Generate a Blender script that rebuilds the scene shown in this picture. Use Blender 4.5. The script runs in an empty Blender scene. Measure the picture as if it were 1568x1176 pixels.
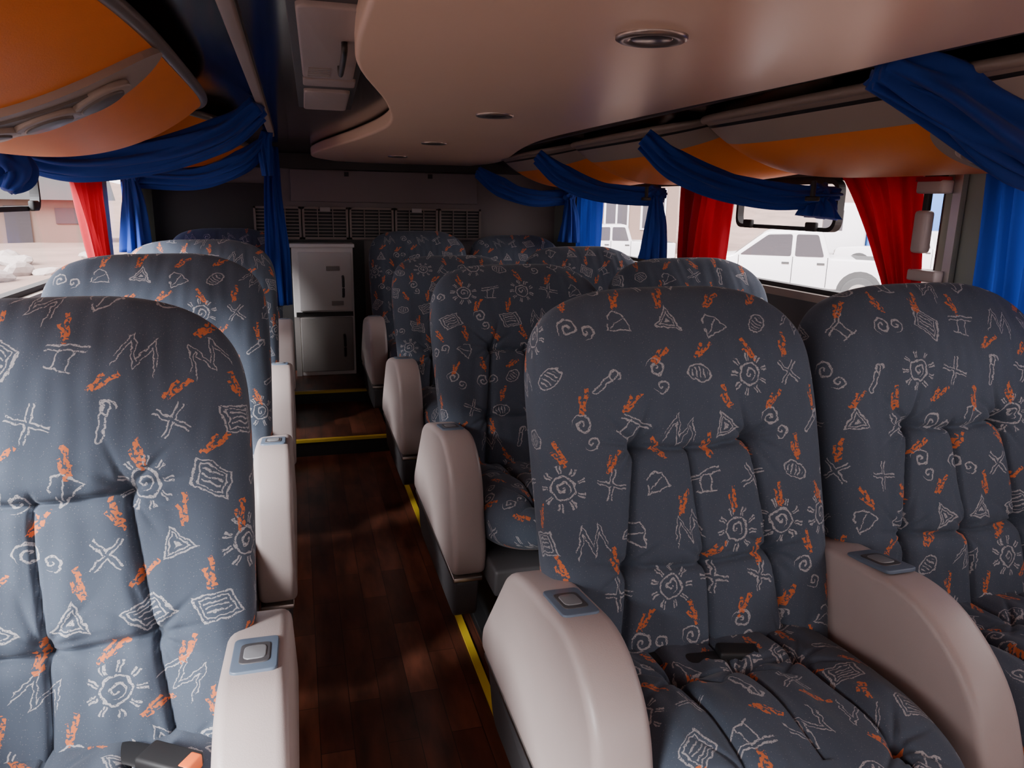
import bpy, bmesh, math, random
import numpy as np
from mathutils import Vector, Matrix, noise as mnoise
random.seed(4)
FZ = -1.38
SC = bpy.context.scene

# ------------------------------------------------------------------ material helpers
def new_mat(name):
    m = bpy.data.materials.new(name); m.use_nodes = True
    nt = m.node_tree
    b = nt.nodes.get("Principled BSDF")
    return m, nt, b

def pmat(name, col, rough=0.5, metal=0.0, spec=0.5, noise=0.0, nscale=8.0, bump=0.0, bscale=200.0, coat=0.0):
    m, nt, b = new_mat(name)
    b.inputs["Base Color"].default_value = (*col, 1)
    b.inputs["Roughness"].default_value = rough
    b.inputs["Metallic"].default_value = metal
    b.inputs["Specular IOR Level"].default_value = spec
    if coat: b.inputs["Coat Weight"].default_value = coat
    tc = nt.nodes.new("ShaderNodeTexCoord")
    if noise > 0:
        n = nt.nodes.new("ShaderNodeTexNoise"); n.inputs["Scale"].default_value = nscale
        n.inputs["Detail"].default_value = 4
        nt.links.new(tc.outputs["Object"], n.inputs["Vector"])
        mx = nt.nodes.new("ShaderNodeMix"); mx.data_type = 'RGBA'
        mx.inputs[6].default_value = (*[c*(1-noise) for c in col], 1)
        mx.inputs[7].default_value = (*[min(1, c*(1+noise)) for c in col], 1)
        nt.links.new(n.outputs["Fac"], mx.inputs[0])
        nt.links.new(mx.outputs[2], b.inputs["Base Color"])
    if bump > 0:
        n2 = nt.nodes.new("ShaderNodeTexNoise"); n2.inputs["Scale"].default_value = bscale
        nt.links.new(tc.outputs["Object"], n2.inputs["Vector"])
        bp = nt.nodes.new("ShaderNodeBump"); bp.inputs["Strength"].default_value = bump
        bp.inputs["Distance"].default_value = 0.002
        nt.links.new(n2.outputs["Fac"], bp.inputs["Height"])
        nt.links.new(bp.outputs["Normal"], b.inputs["Normal"])
    return m

class E:
    nt = None
    def __init__(s, v): s.v = v
    @staticmethod
    def op(o, *a, clamp=False):
        n = E.nt.nodes.new("ShaderNodeMath"); n.operation = o; n.use_clamp = clamp
        for i, x in enumerate(a):
            if isinstance(x, E): x = x.v
            if isinstance(x, (int, float)): n.inputs[i].default_value = x
            else: E.nt.links.new(x, n.inputs[i])
        return E(n.outputs[0])
    def __add__(s, o): return E.op('ADD', s, o)
    def __radd__(s, o): return E.op('ADD', o, s)
    def __sub__(s, o): return E.op('SUBTRACT', s, o)
    def __rsub__(s, o): return E.op('SUBTRACT', o, s)
    def __mul__(s, o): return E.op('MULTIPLY', s, o)
    def __rmul__(s, o): return E.op('MULTIPLY', o, s)
    def __neg__(s): return E.op('MULTIPLY', s, -1.0)
    def __lt__(s, o): return E.op('LESS_THAN', s, o)
    def __gt__(s, o): return E.op('GREATER_THAN', s, o)
def eabs(a): return E.op('ABSOLUTE', a)
def emax(a, b): return E.op('MAXIMUM', a, b)
def emin(a, b): return E.op('MINIMUM', a, b)
def esqrt(a): return E.op('SQRT', a)
def efl(a): return E.op('FLOOR', a)
def efr(a): return E.op('FRACT', a)
def elen(x, y): return esqrt(x*x + y*y)

def fabric_mat():
    m, nt, b = new_mat("seat_fabric")
    E.nt = nt
    uvn = nt.nodes.new("ShaderNodeUVMap"); uvn.uv_map = "UVMap"
    sp = nt.nodes.new("ShaderNodeSeparateXYZ"); nt.links.new(uvn.outputs[0], sp.inputs[0])
    oi = nt.nodes.new("ShaderNodeObjectInfo")
    rnd = E(oi.outputs["Random"])
    nz = nt.nodes.new("ShaderNodeTexNoise"); nz.inputs["Scale"].default_value = 60; nz.inputs["Detail"].default_value = 2
    nt.links.new(uvn.outputs[0], nz.inputs["Vector"])
    spn = nt.nodes.new("ShaderNodeSeparateColor"); nt.links.new(nz.outputs["Color"], spn.inputs[0])
    wob = 0.14
    K = 1/0.104
    U = E(sp.outputs[0])*K + (E(spn.outputs[0])-0.5)*wob + efl(rnd*23.0)*1.37
    V = E(sp.outputs[1])*K + (E(spn.outputs[1])-0.5)*wob + efl(rnd*17.0)*2.61
    def cellrand(cu, cv, seed):
        cx = nt.nodes.new("ShaderNodeCombineXYZ")
        for i, q in enumerate((cu, cv)):
            nt.links.new(q.v, cx.inputs[i])
        cx.inputs[2].default_value = seed
        w = nt.nodes.new("ShaderNodeTexWhiteNoise"); w.noise_dimensions = '3D'
        nt.links.new(cx.outputs[0], w.inputs[0])
        s = nt.nodes.new("ShaderNodeSeparateColor"); nt.links.new(w.outputs["Color"], s.inputs[0])
        return E(w.outputs["Value"]), E(s.outputs[0]), E(s.outputs[1]), E(s.outputs[2])
    def local(U, V, seed, jit, rotamp, rot0=0.0):
        cv = efl(V)
        U2 = U + cv*0.5
        cu = efl(U2)
        r0, r1, r2, r3 = cellrand(cu, cv, seed)
        x = U2 - cu - 0.5 + (r1-0.5)*jit
        y = V - cv - 0.5 + (r2-0.5)*jit
        ang = (r3-0.5)*rotamp + rot0
        c = E.op('COSINE', ang); s = E.op('SINE', ang)
        return x*c - y*s, x*s + y*c, r0, r1
    x, y, r0, r1 = local(U, V, 3.3, 0.16, 1.6)
    sz = r1*.30+.82
    x = x*sz; y = y*sz
    r = elen(x, y); th = E.op('ARCTAN2', y, x)
    W = 0.016
    def ln(d, w=W): return eabs(d) < w
    ms = []
    ra = elen(x+0.12, y-.05); ta = E.op('ARCTAN2', y-.05, x+0.12)
    rb_ = elen(x-0.15, y+.08); tb = E.op('ARCTAN2', y+.08, x-0.15)
    ms.append(emax((efr(ra*9.5 - ta*(1/6.28318)) < 0.34)*(ra < 0.17), (efr(rb_*10.5 + tb*(1/6.28318)) < 0.34)*(rb_ < 0.13)))
    ray = (eabs(E.op('SINE', th*4.5)) < 0.5)*(r > 0.24)*(r < 0.37)*(eabs(E.op('SINE', th*4.5)) > 0.15)
    ms.append(emax(emax(ln(r-0.19), (efr(r*10.0 + th*(1/6.28318)) < 0.36)*(r < 0.12)), ray))
    xs = x + y*0.25
    q = emax(eabs(xs), eabs(y)*1.35)
    ms.append(emax(emax(ln(q-0.26), ln(q-0.19, 0.012)), (efr(y*14.0) < 0.33)*(q < 0.15)))
    tri = E.op('PINGPONG', x + 0.3, 0.15)*2.6 - 0.19
    ms.append((eabs(eabs(y-tri)-0.075) < 0.022)*(eabs(x) < 0.3))
    h = E.op('DIVIDE', (x+0.22)*0.4 + (y+0.18)*0.32, 0.2624, clamp=True)
    dseg = elen(x+0.22-h*0.4, y+0.18-h*0.32)
    dcir = elen(x-0.17, y-0.1)
    ms.append(emax(ln(dseg-0.045, 0.014), ln(dcir-0.10, 0.016)*(y > 0.03)))
    st = emax(emin(eabs(x-y*0.2), eabs(y+x*0.3)), 0.0)
    ms.append(ln(st-0.035, 0.013)*(r < 0.3))
    t1 = emax(eabs(x)*0.87 + y*0.5, -y)
    ms.append(emax(emax(ln(t1-0.15, 0.016), ln(t1-0.095, 0.012)), (t1 < 0.035)))
    t2 = emax((eabs(eabs(y-0.15-x*0.3)-.04) < 0.014)*(eabs(x) < 0.3),
              emax(ln(eabs(x)-0.10, 0.015)*(y < 0.12)*(y > -0.24), ln(y+0.22, 0.016)*(eabs(x) < 0.2)))
    ms.append(t2)
    ov = elen(x*0.8, y*1.25)
    ms.append(emax(ln(ov-0.21, 0.016), (efr(x*11.0+y*4.0) < 0.32)*(ov < 0.15)))
    pt = emax(emax(eabs(x)*0.95+y*0.3, -y*1.1), y*.8+eabs(x)*.45)
    ms.append(emax(ln(pt-0.20, 0.016)*(th < 2.6), (ln(y-x*.6, .015)*(pt < .15))))
    idx = efl(r0*9.999)
    tot = None
    for k, mm in enumerate(ms):
        sel = E.op('COMPARE', idx, float(k), 0.3)*mm
        tot = sel if tot is None else tot + sel
    n2 = nt.nodes.new("ShaderNodeTexNoise"); n2.inputs["Scale"].default_value = 420; n2.inputs["Detail"].default_value = 1
    nt.links.new(uvn.outputs[0], n2.inputs["Vector"])
    fine = E(n2.outputs["Fac"])
    motif = tot*(fine > 0.39)
    xo, yo, ro, _ = local(U+0.5, V+0.5, 9.1, 0.25, 1.7, 0.1)
    s1 = (eabs(xo-0.035-yo*.12) < 0.040)*(eabs(yo-0.04) < 0.23)
    s2 = (eabs(xo+0.055+yo*.1) < 0.030)*(eabs(yo+0.06) < 0.18)
    n3 = nt.nodes.new("ShaderNodeTexNoise"); n3.inputs["Scale"].default_value = 170; n3.inputs["Detail"].default_value = 3
    nt.links.new(uvn.outputs[0], n3.inputs["Vector"])
    org = emax(s1, s2)*(E(n3.outputs["Fac"]) > 0.46)*(ro < 0.8)
    speck = (fine > 0.70)
    n4 = nt.nodes.new("ShaderNodeTexNoise"); n4.inputs["Scale"].default_value = 5; n4.inputs["Detail"].default_value = 3
    nt.links.new(uvn.outputs[0], n4.inputs["Vector"])
    mb = nt.nodes.new("ShaderNodeMix"); mb.data_type = 'RGBA'
    mb.inputs[6].default_value = (0.052, 0.066, 0.092, 1); mb.inputs[7].default_value = (0.078, 0.096, 0.130, 1)
    nt.links.new(n4.outputs["Fac"], mb.inputs[0])
    m1 = nt.nodes.new("ShaderNodeMix"); m1.data_type = 'RGBA'
    nt.links.new(mb.outputs[2], m1.inputs[6]); m1.inputs[7].default_value = (0.45, 0.425, 0.43, 1)
    nt.links.new((emax(motif*0.78, speck*0.25)).v, m1.inputs[0])
    m2 = nt.nodes.new("ShaderNodeMix"); m2.data_type = 'RGBA'
    m2.inputs[7].default_value = (0.66, 0.16, 0.04, 1)
    nt.links.new(m1.outputs[2], m2.inputs[6]); nt.links.new((org*0.82).v, m2.inputs[0])
    nt.links.new(m2.outputs[2], b.inputs["Base Color"])
    b.inputs["Roughness"].default_value = 0.85
    b.inputs["Specular IOR Level"].default_value = 0.2
    b.inputs["Sheen Weight"].default_value = 0.12
    b.inputs["Sheen Roughness"].default_value = 0.4
    bp = nt.nodes.new("ShaderNodeBump"); bp.inputs["Strength"].default_value = 0.25; bp.inputs["Distance"].default_value = 0.001
    nt.links.new(fine.v, bp.inputs["Height"]); nt.links.new(bp.outputs["Normal"], b.inputs["Normal"])
    return m

def cloth_mat(name, col, trans=0.45, tcol=None):
    m, nt, b = new_mat(name)
    b.inputs["Base Color"].default_value = (*col, 1)
    b.inputs["Roughness"].default_value = 0.75
    b.inputs["Specular IOR Level"].default_value = 0.2
    b.inputs["Sheen Weight"].default_value = 0.1
    tr = nt.nodes.new("ShaderNodeBsdfTranslucent"); tr.inputs[0].default_value = (*(tcol or col), 1)
    mx = nt.nodes.new("ShaderNodeMixShader"); mx.inputs[0].default_value = trans
    out = nt.nodes["Material Output"]
    nt.links.new(b.outputs[0], mx.inputs[1]); nt.links.new(tr.outputs[0], mx.inputs[2])
    nt.links.new(mx.outputs[0], out.inputs[0])
    tc = nt.nodes.new("ShaderNodeTexCoord")
    n = nt.nodes.new("ShaderNodeTexNoise"); n.inputs["Scale"].default_value = 60
    nt.links.new(tc.outputs["Object"], n.inputs["Vector"])
    bp = nt.nodes.new("ShaderNodeBump"); bp.inputs["Strength"].default_value = 0.3; bp.inputs["Distance"].default_value = 0.003
    nt.links.new(n.outputs["Fac"], bp.inputs["Height"]); nt.links.new(bp.outputs["Normal"], b.inputs["Normal"])
    return m

def floor_mat():
    m, nt, b = new_mat("dark_wood_floor")
    tc = nt.nodes.new("ShaderNodeTexCoord")
    mp = nt.nodes.new("ShaderNodeMapping"); mp.inputs["Rotation"].default_value = (0, 0, math.pi/2)
    nt.links.new(tc.outputs["Object"], mp.inputs[0])
    br = nt.nodes.new("ShaderNodeTexBrick")
    br.inputs["Color1"].default_value = (0.080, 0.025, 0.015, 1); br.inputs["Color2"].default_value = (0.19, 0.062, 0.036, 1)
    br.inputs["Mortar"].default_value = (0.01, 0.006, 0.005, 1)
    br.inputs["Scale"].default_value = 1; br.inputs["Brick Width"].default_value = 0.38; br.inputs["Row Height"].default_value = 0.085
    br.inputs["Mortar Size"].default_value = 0.001
    nt.links.new(mp.outputs[0], br.inputs[0])
    mp2 = nt.nodes.new("ShaderNodeMapping"); mp2.inputs["Scale"].default_value = (8, 2.0, 1)
    nt.links.new(tc.outputs["Object"], mp2.inputs[0])
    n = nt.nodes.new("ShaderNodeTexNoise"); n.inputs["Scale"].default_value = 2.5; n.inputs["Detail"].default_value = 6
    nt.links.new(mp2.outputs[0], n.inputs[0])
    cr = nt.nodes.new("ShaderNodeValToRGB"); cr.color_ramp.elements[0].position = .3; cr.color_ramp.elements[0].color = (.4, .4, .4, 1)
    cr.color_ramp.elements[1].position = .75; cr.color_ramp.elements[1].color = (1.5, 1.4, 1.3, 1)
    nt.links.new(n.outputs["Fac"], cr.inputs[0])
    mx = nt.nodes.new("ShaderNodeMix"); mx.data_type = 'RGBA'; mx.blend_type = 'MULTIPLY'; mx.inputs[0].default_value = 1
    nt.links.new(br.outputs[0], mx.inputs[6]); nt.links.new(cr.outputs[0], mx.inputs[7])
    nt.links.new(mx.outputs[2], b.inputs["Base Color"])
    b.inputs["Roughness"].default_value = 0.34
    b.inputs["Specular IOR Level"].default_value = 0.5
    return m

M = {}
M['fabric'] = fabric_mat()
M['plastic'] = pmat("armrest_plastic", (0.38, 0.31, 0.295), 0.40, noise=0.06, bump=0.15, bscale=500)
M['plastic_d'] = pmat("dark_skirt_plastic", (0.055, 0.052, 0.056), 0.5, noise=0.1, bump=0.2)
M['black'] = pmat("black_rubber", (0.010, 0.010, 0.011), 0.6)
M['metal'] = pmat("brushed_metal", (0.5, 0.48, 0.46), 0.3, metal=1.0)
M['recess'] = pmat("button_plate", (0.10, 0.13, 0.18), 0.4)
M['btn'] = pmat("button_grey", (0.18, 0.18, 0.19), 0.35)
M['cream'] = pmat("ceiling_cream", (0.84, 0.60, 0.45), 0.32, noise=0.04, nscale=2)
M['mirror'] = pmat("glossy_dark_ceiling", (0.012, 0.012, 0.016), 0.12, spec=0.6)
M['wallg'] = pmat("wall_grey", (0.11, 0.10, 0.10), 0.6, noise=0.06, nscale=5)
M['wallback'] = pmat("rear_wall_grey", (0.18, 0.145, 0.14), 0.5, noise=0.06, nscale=3)
M['post'] = pmat("window_post", (0.20, 0.23, 0.20), 0.5)
M['orange'] = pmat("orange_vinyl", (0.86, 0.23, 0.025), 0.5, spec=.3, noise=0.12, nscale=4, bump=0.2, bscale=350)
M['beige'] = pmat("beige_trim", (0.34, 0.27, 0.23), 0.4)
M['bintrim'] = pmat("bin_trim", (0.22, 0.165, 0.14), 0.4)
M['greytrim'] = pmat("grey_trim", (0.13, 0.11, 0.10), 0.35)
M['rackd'] = pmat("rack_dark_grey", (0.05, 0.04, 0.04), 0.4)  # dark grey of both racks and the right ceiling trim
M['blue'] = cloth_mat("blue_curtain", (0.016, 0.050, 0.30), 0.25, (0.02, 0.07, 0.5))
M['red'] = cloth_mat("red_curtain", (0.30, 0.004, 0.014), 0.18, (.5, .006, .02))
M['yellow'] = pmat("yellow_strip", (0.85, 0.60, 0.04), 0.5)
M['floor'] = floor_mat()
M['white'] = pmat("cabinet_white", (0.90, 0.84, 0.82), 0.4, noise=0.03)
M['cab2'] = pmat("cabinet_grey", (0.32, 0.285, 0.27), 0.4, noise=0.05)
M['dark'] = pmat("dark_panel", (0.014, 0.012, 0.012), 0.5)
M['grille'] = pmat("grille_taupe", (0.20, 0.15, 0.13), 0.5)
M['chrome'] = pmat("dull_ring", (0.30, 0.25, 0.23), 0.3, metal=0.8)
M['lens'] = pmat("lamp_lens", (0.05, 0.04, 0.04), 0.2)
M['ground'] = pmat("dirt_ground", (0.145, 0.088, 0.070), 0.9, noise=0.45, nscale=0.5)
M['carw'] = pmat("white_car_paint", (0.42, 0.385, 0.40), 0.3, coat=0.3)
M['carg'] = pmat("car_glass", (0.035, 0.03, 0.034), 0.15)
M['tyre'] = pmat("tyre", (0.02, 0.018, 0.018), 0.8)
M['bldg'] = pmat("building_wall", (0.115, 0.068, 0.052), 0.8, noise=0.15, nscale=.5)
M['bluep'] = pmat("blue_paint", (0.02, 0.08, 0.25), 0.5)
M['rock'] = pmat("pale_rock", (0.26, 0.21, 0.195), 0.9, noise=.2)
M['beltorange'] = pmat("buckle_orange", (0.8, 0.14, 0.02), 0.4)
gm, gnt, gb = new_mat("window_glass")
tr = gnt.nodes.new("ShaderNodeBsdfTransparent"); tr.inputs[0].default_value = (0.95, 0.95, 0.95, 1)
gl = gnt.nodes.new("ShaderNodeBsdfGlossy"); gl.inputs["Roughness"].default_value = 0.02
mxs = gnt.nodes.new("ShaderNodeMixShader"); mxs.inputs[0].default_value = 0.05
gnt.links.new(tr.outputs[0], mxs.inputs[1]); gnt.links.new(gl.outputs[0], mxs.inputs[2])
gnt.links.new(mxs.outputs[0], gnt.nodes["Material Output"].inputs[0])
M['glass'] = gm

# ------------------------------------------------------------------ mesh helpers
def link(o, parent=None):
    SC.collection.objects.link(o)
    if parent is not None: o.parent = parent
    return o
def empty(name, loc=(0, 0, 0)):
    o = bpy.data.objects.new(name, None); o.empty_display_size = .1; o.location = loc
    return link(o)
def mesh_obj(name, verts, faces, mat, parent=None, smooth=False, mats=None, fidx=None):
    me = bpy.data.meshes.new(name); me.from_pydata([tuple(v) for v in verts], [], [tuple(f) for f in faces])
    if mats:
        for mm in mats: me.materials.append(mm)
        for p, i in zip(me.polygons, fidx): p.material_index = i
    else: me.materials.append(mat)
    bm = bmesh.new(); bm.from_mesh(me); bmesh.ops.recalc_face_normals(bm, faces=bm.faces); bm.to_mesh(me); bm.free()
    if smooth:
        for p in me.polygons: p.use_smooth = True
    me.update()
    o = bpy.data.objects.new(name, me)
    return link(o, parent)
def bevel(o, w, seg=3, ang=40):
    md = o.modifiers.new("bevel", 'BEVEL'); md.width = w; md.segments = seg; md.limit_method = 'ANGLE'; md.angle_limit = math.radians(ang)
    for p in o.data.polygons: p.use_smooth = True
    return o
def box(name, lo, hi, mat, parent=None, bv=0.0):
    x0, y0, z0 = lo; x1, y1, z1 = hi
    v = [(x0,y0,z0),(x1,y0,z0),(x1,y1,z0),(x0,y1,z0),(x0,y0,z1),(x1,y0,z1),(x1,y1,z1),(x0,y1,z1)]
    f = [(0,3,2,1),(4,5,6,7),(0,1,5,4),(1,2,6,5),(2,3,7,6),(3,0,4,7)]
    o = mesh_obj(name, v, f, mat, parent)
    if bv: bevel(o, bv)
    return o
def round_poly(pts, radii, seg=6):
    out = []; n = len(pts)
    for i in range(n):
        p = Vector(pts[i]); a = Vector(pts[i-1]); b = Vector(pts[(i+1) % n]); r = radii[i] if isinstance(radii, (list, tuple)) else radii
        if r <= 0: out.append(p); continue
        da = (a-p); db = (b-p)
        r = min(r, da.length*.48, db.length*.48)
        s = p + da.normalized()*r; e = p + db.normalized()*r
        for k in range(seg+1):
            t = k/seg
            out.append(s*(1-t)**2 + p*2*t*(1-t) + e*t*t)
    return out
def prism(name, poly, axis, lo, hi, mat, parent=None, bv=0.0, seg=3):
    def mk(p, t):
        if axis == 'x': return (t, p[0], p[1])
        if axis == 'y': return (p[0], t, p[1])
        return (p[0], p[1], t)
    n = len(poly)
    v = [mk(p, lo) for p in poly] + [mk(p, hi) for p in poly]
    f = [tuple(range(n))[::-1], tuple(range(n, 2*n))] + [(i, (i+1) % n, n+(i+1) % n, n+i) for i in range(n)]
    o = mesh_obj(name, v, f, mat, parent)
    if bv: bevel(o, bv, seg)
    return o
def cyl(name, c, r, h, axis, mat, parent=None, n=32, sx=1.0, bv=0.0):
    poly = [(math.cos(2*math.pi*i/n)*r*sx, math.sin(2*math.pi*i/n)*r) for i in range(n)]
    o = prism(name, poly, axis, -h/2, h/2, mat, parent, bv)
    o.location = c
    return o
def catmull(pts, n=8):
    P = [Vector(p) for p in pts]; P = [P[0]*2-P[1]] + P + [P[-1]*2-P[-2]]
    out = []
    for i in range(1, len(P)-2):
        for k in range(n):
            t = k/n
            a, b, c, d = P[i-1], P[i], P[i+1], P[i+2]
            out.append(.5*((2*b)+(-a+c)*t+(2*a-5*b+4*c-d)*t*t+(-a+3*b-3*c+d)*t**3))
    out.append(P[-2])
    return out
def cloth_sweep(name, pts, hs, ws, mat, parent=None, folds=7, amp=0.25, twist=1.5, up=(0, 0, 1), phase=0.0, n=12):
    path = catmull(pts, n); m = len(path); K = 96 if amp > 0 else 20
    hh = np.interp(np.linspace(0, 1, m), np.linspace(0, 1, len(hs)), hs)
    ww = np.interp(np.linspace(0, 1, m), np.linspace(0, 1, len(ws)), ws)
    verts = []
    for i, p in enumerate(path):
        T = (path[min(i+1, m-1)] - path[max(i-1, 0)]).normalized()
        S = T.cross(Vector(up))
        if S.length < 1e-3: S = Vector((1, 0, 0))
        S.normalize(); N = S.cross(T).normalized()
        s = i/(m-1)
        for k in range(K):
            ph = 2*math.pi*k/K
            rr = 1 + amp*math.cos(folds*ph + twist*s*2*math.pi*.5 + phase) + amp*.5*math.sin((folds*2-3)*ph - 4*s + phase)
            verts.append(p + N*(math.sin(ph)*hh[i]*rr) + S*(math.cos(ph)*ww[i]*rr))
    faces = []
    for i in range(m-1):
        for k in range(K):
            a = i*K+k; b = i*K+(k+1) % K
            faces.append((a, b, b+K, a+K))
    faces.append(tuple(range(K))); faces.append(tuple(range((m-1)*K, m*K)))
    return mesh_obj(name, verts, faces, mat, parent, smooth=True)
def curtain_sheet(name, top, bot, mat, parent=None, folds=9, amp=0.02, nrm=(1, 0, 0), rows=24, cols=None, pinch=None):
    cols = cols or folds*10
    N = Vector(nrm); verts = []; a0, a1 = map(Vector, top); b0, b1 = map(Vector, bot)
    for j in range(rows+1):
        t = j/rows
        tt = t if pinch is None else t**pinch
        for i in range(cols+1):
            s = i/cols
            s2 = s + 0.018*math.sin(s*17+t*3)
            P = (a0.lerp(a1, s2)).lerp(b0.lerp(b1, s2), tt); P.z = a0.lerp(a1, s).lerp(b0.lerp(b1, s), t).z
            P = P + N*(amp*(math.sin(s*folds*2*math.pi + 1.2*math.sin(t*2+s*5)) + .35*math.sin(s*folds*3.3*math.pi+2*t)))
            verts.append(P)
    faces = []
    for j in range(rows):
        for i in range(cols):
            a = j*(cols+1)+i; faces.append((a, a+1, a+cols+2, a+cols+1))
    return mesh_obj(name, verts, faces, mat, parent, smooth=True)

# ------------------------------------------------------------------ seat meshes
def cushion_mesh(name, H, W, T, kind):
    nr1, nr2, m = 150, 36, 380
    zs = [0.0]+list(np.linspace(0.0, 0.86, nr1)) + [1-0.14*(1-t)**2.0 for t in np.linspace(0, 1, nr2+1)[1:]]
    if kind == 'seat': pw, po, pt, n_ = 5, .28, 3.2, 3.6
    else: pw, po, pt, n_ = 15, .36, 11, 4.6
    verts = []; uvs = []
    for ri, z in enumerate(zs):
        zc = min(z, 0.99985)
        w = W*(1-zc**pw)**po
        t = T*(1-zc**pt)**.5
        if kind == 'back':
            w *= 1 - .06*(1-zc)**2 - .02*max(0, (zc-.55)/.45)
            t *= (0.92 + .15*math.exp(-((zc-.80)/.14)**2))
        if ri == 0: w *= .82; t *= .6
        a = np.linspace(-math.pi, math.pi, 1601)   # 0 = front
        X = np.sign(np.sin(a))*np.abs(np.sin(a))**(2/n_)*w
        Y = -np.sign(np.cos(a))*np.abs(np.cos(a))**(2/n_)*t
        L = np.concatenate([[0], np.cumsum(np.hypot(np.diff(X), np.diff(Y)))])
        tgt = np.linspace(0, L[-1], m+1)
        Xr = np.interp(tgt, L, X); Yr = np.interp(tgt, L, Y)
        g = lambda q, s: math.exp(-(q/s)**2)
        for k in range(m+1):
            x = float(Xr[k]); y = float(Yr[k])
            u = x/W; au = abs(u)
            f = 0.0
            if y < 0: f = min(1, (-y/max(t, 1e-4))**2)
            d = 0.0
            if f > 0:
              if kind == 'back':
                sag = .018*math.cos(u*3.5)
                low = max(0, min(1, (.61-z)/.03))
                e1 = max(0, min(1, (.42-au)/.05+.5)); e2 = max(0, min(1, (.47-au)/.06+.5))
                q1 = (z-.60+sag)*H; q2 = (z-.31+sag*.7)*H
                d += e1*(.018*g(q1, .0042)+.011*g(q1, .020)) + e2*(.014*g(q2, .0042)+.010*g(q2, .018))
                us = .40 + .13*max(0, .6-z)/.3*.8
                qv = (au-us)*W
                d += low*(.018*g(qv, .0042)+.011*g(qv, .018))
                qc = (u-.03*math.sin(z*8))*W
                d += low*(.014*g(qc, .0036)+.005*g(qc, .016))
                for (uu, vv, am) in ((.40, .60, 1), (.50, .31, 1), (0, .31, .6), (.56, .06, .8)):
                    for sg in ((1, -1) if uu else (1,)):
                        dx = (u-uu*sg)*W*sg; dz = (z-vv)*H; rr = math.hypot(dx, dz)
                        if rr < .18:
                            d += am*.018*math.exp(-(rr/.016)**2)
                            for an in (.75, .15, -.5, -1.0, 1.9, 2.6):
                                px = dx*math.cos(an)+dz*math.sin(an); py = -dx*math.sin(an)+dz*math.cos(an)
                                if px > 0: d += am*.012*math.exp(-(py/.005)**2)*math.exp(-(px/.065)**2)*min(1, px/.01)
                d -= .016*g((au-.80)*W, .045)*max(0, 1-(z/.9)**4)
                d -= .014*g((z-.80)*H, .15)*g(u*W, .3)
                d += .007*mnoise.noise(Vector((u*3.5, z*7, 2.2)))+.0035*mnoise.noise(Vector((u*12, z*9, 5.2)))
              else:
                d += .014*g((z-.40)*H, .005)*(au < .5)+.005*g((z-.40)*H, .022)*(au < .5)
                d += (.012*g((au-.45)*W, .0045)+.006*g((au-.45)*W, .02))*(z < .86) + (.008*g(u*W, .004)+.003*g(u*W, .016))*(z < .8)
                for (uu, vv) in ((.45, .40), (0, .40), (.45, .8)):
                    for sg in ((1, -1) if uu else (1,)):
                        dx = (u-uu*sg)*W*sg; dz = (z-vv)*H; rr = math.hypot(dx, dz)
                        d += .014*math.exp(-(rr/.018)**2)
                        if rr < .16:
                            for an in (.6, -.2, -.9, 1.6, 2.5):
                                px = dx*math.cos(an)+dz*math.sin(an); py = -dx*math.sin(an)+dz*math.cos(an)
                                if px > 0: d += .011*math.exp(-(py/.005)**2)*math.exp(-(px/.07)**2)*min(1, px/.01)
                d -= .016*g((au-.78)*W, .05) + .018*g((z-.64)*H, .12)
                d += .012*mnoise.noise(Vector((u*3.0, z*4, 2.2)))+.007*mnoise.noise(Vector((u*9, z*5, 5.2)))
            cy = 0
            if kind == 'back': cy = -.018*math.sin(math.pi*min(1, z*1.1))
            zz = z*H
            if kind == 'back' and z > .8:
                zz += (.010*mnoise.noise(Vector((u*1.6, 3.1, 0))) + .010*(1-u*u)-.005)*min(1, (z-.8)/.15)
            verts.append((x, y+cy+d*f, zz))
            uvs.append((tgt[k]-L[-1]/2, z*H + (0.0 if ri else -.02)))
    n = m+1; faces = []
    for r in range(len(zs)-1):
        for k in range(m):
            a = r*n+k; faces.append((a, a+1, a+n+1, a+n))
    faces.append(tuple(range(0, m))); faces.append(tuple((len(zs)-1)*n + k for k in range(m)))
    if kind == 'seat':
        verts = [(v[0], -v[2], -v[1]) for v in verts]
    me = bpy.data.meshes.new(name); me.from_pydata(verts, [], faces)
    uvl = me.uv_layers.new(name="UVMap")
    for p in me.polygons:
        p.use_smooth = True
        for li in p.loop_indices: uvl.data[li].uv = uvs[me.loops[li].vertex_index]
    me.materials.append(M['fabric'])
    bm = bmesh.new(); bm.from_mesh(me); bmesh.ops.remove_doubles(bm, verts=bm.verts, dist=1e-6)
    bmesh.ops.recalc_face_normals(bm, faces=bm.faces); bm.to_mesh(me); bm.free()
    return me

ME_BACK = cushion_mesh("backrest_mesh", .82, .321, .085, 'back')
ME_SEAT = cushion_mesh("seat_cushion_mesh", .62, .285, .095, 'seat')

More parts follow.
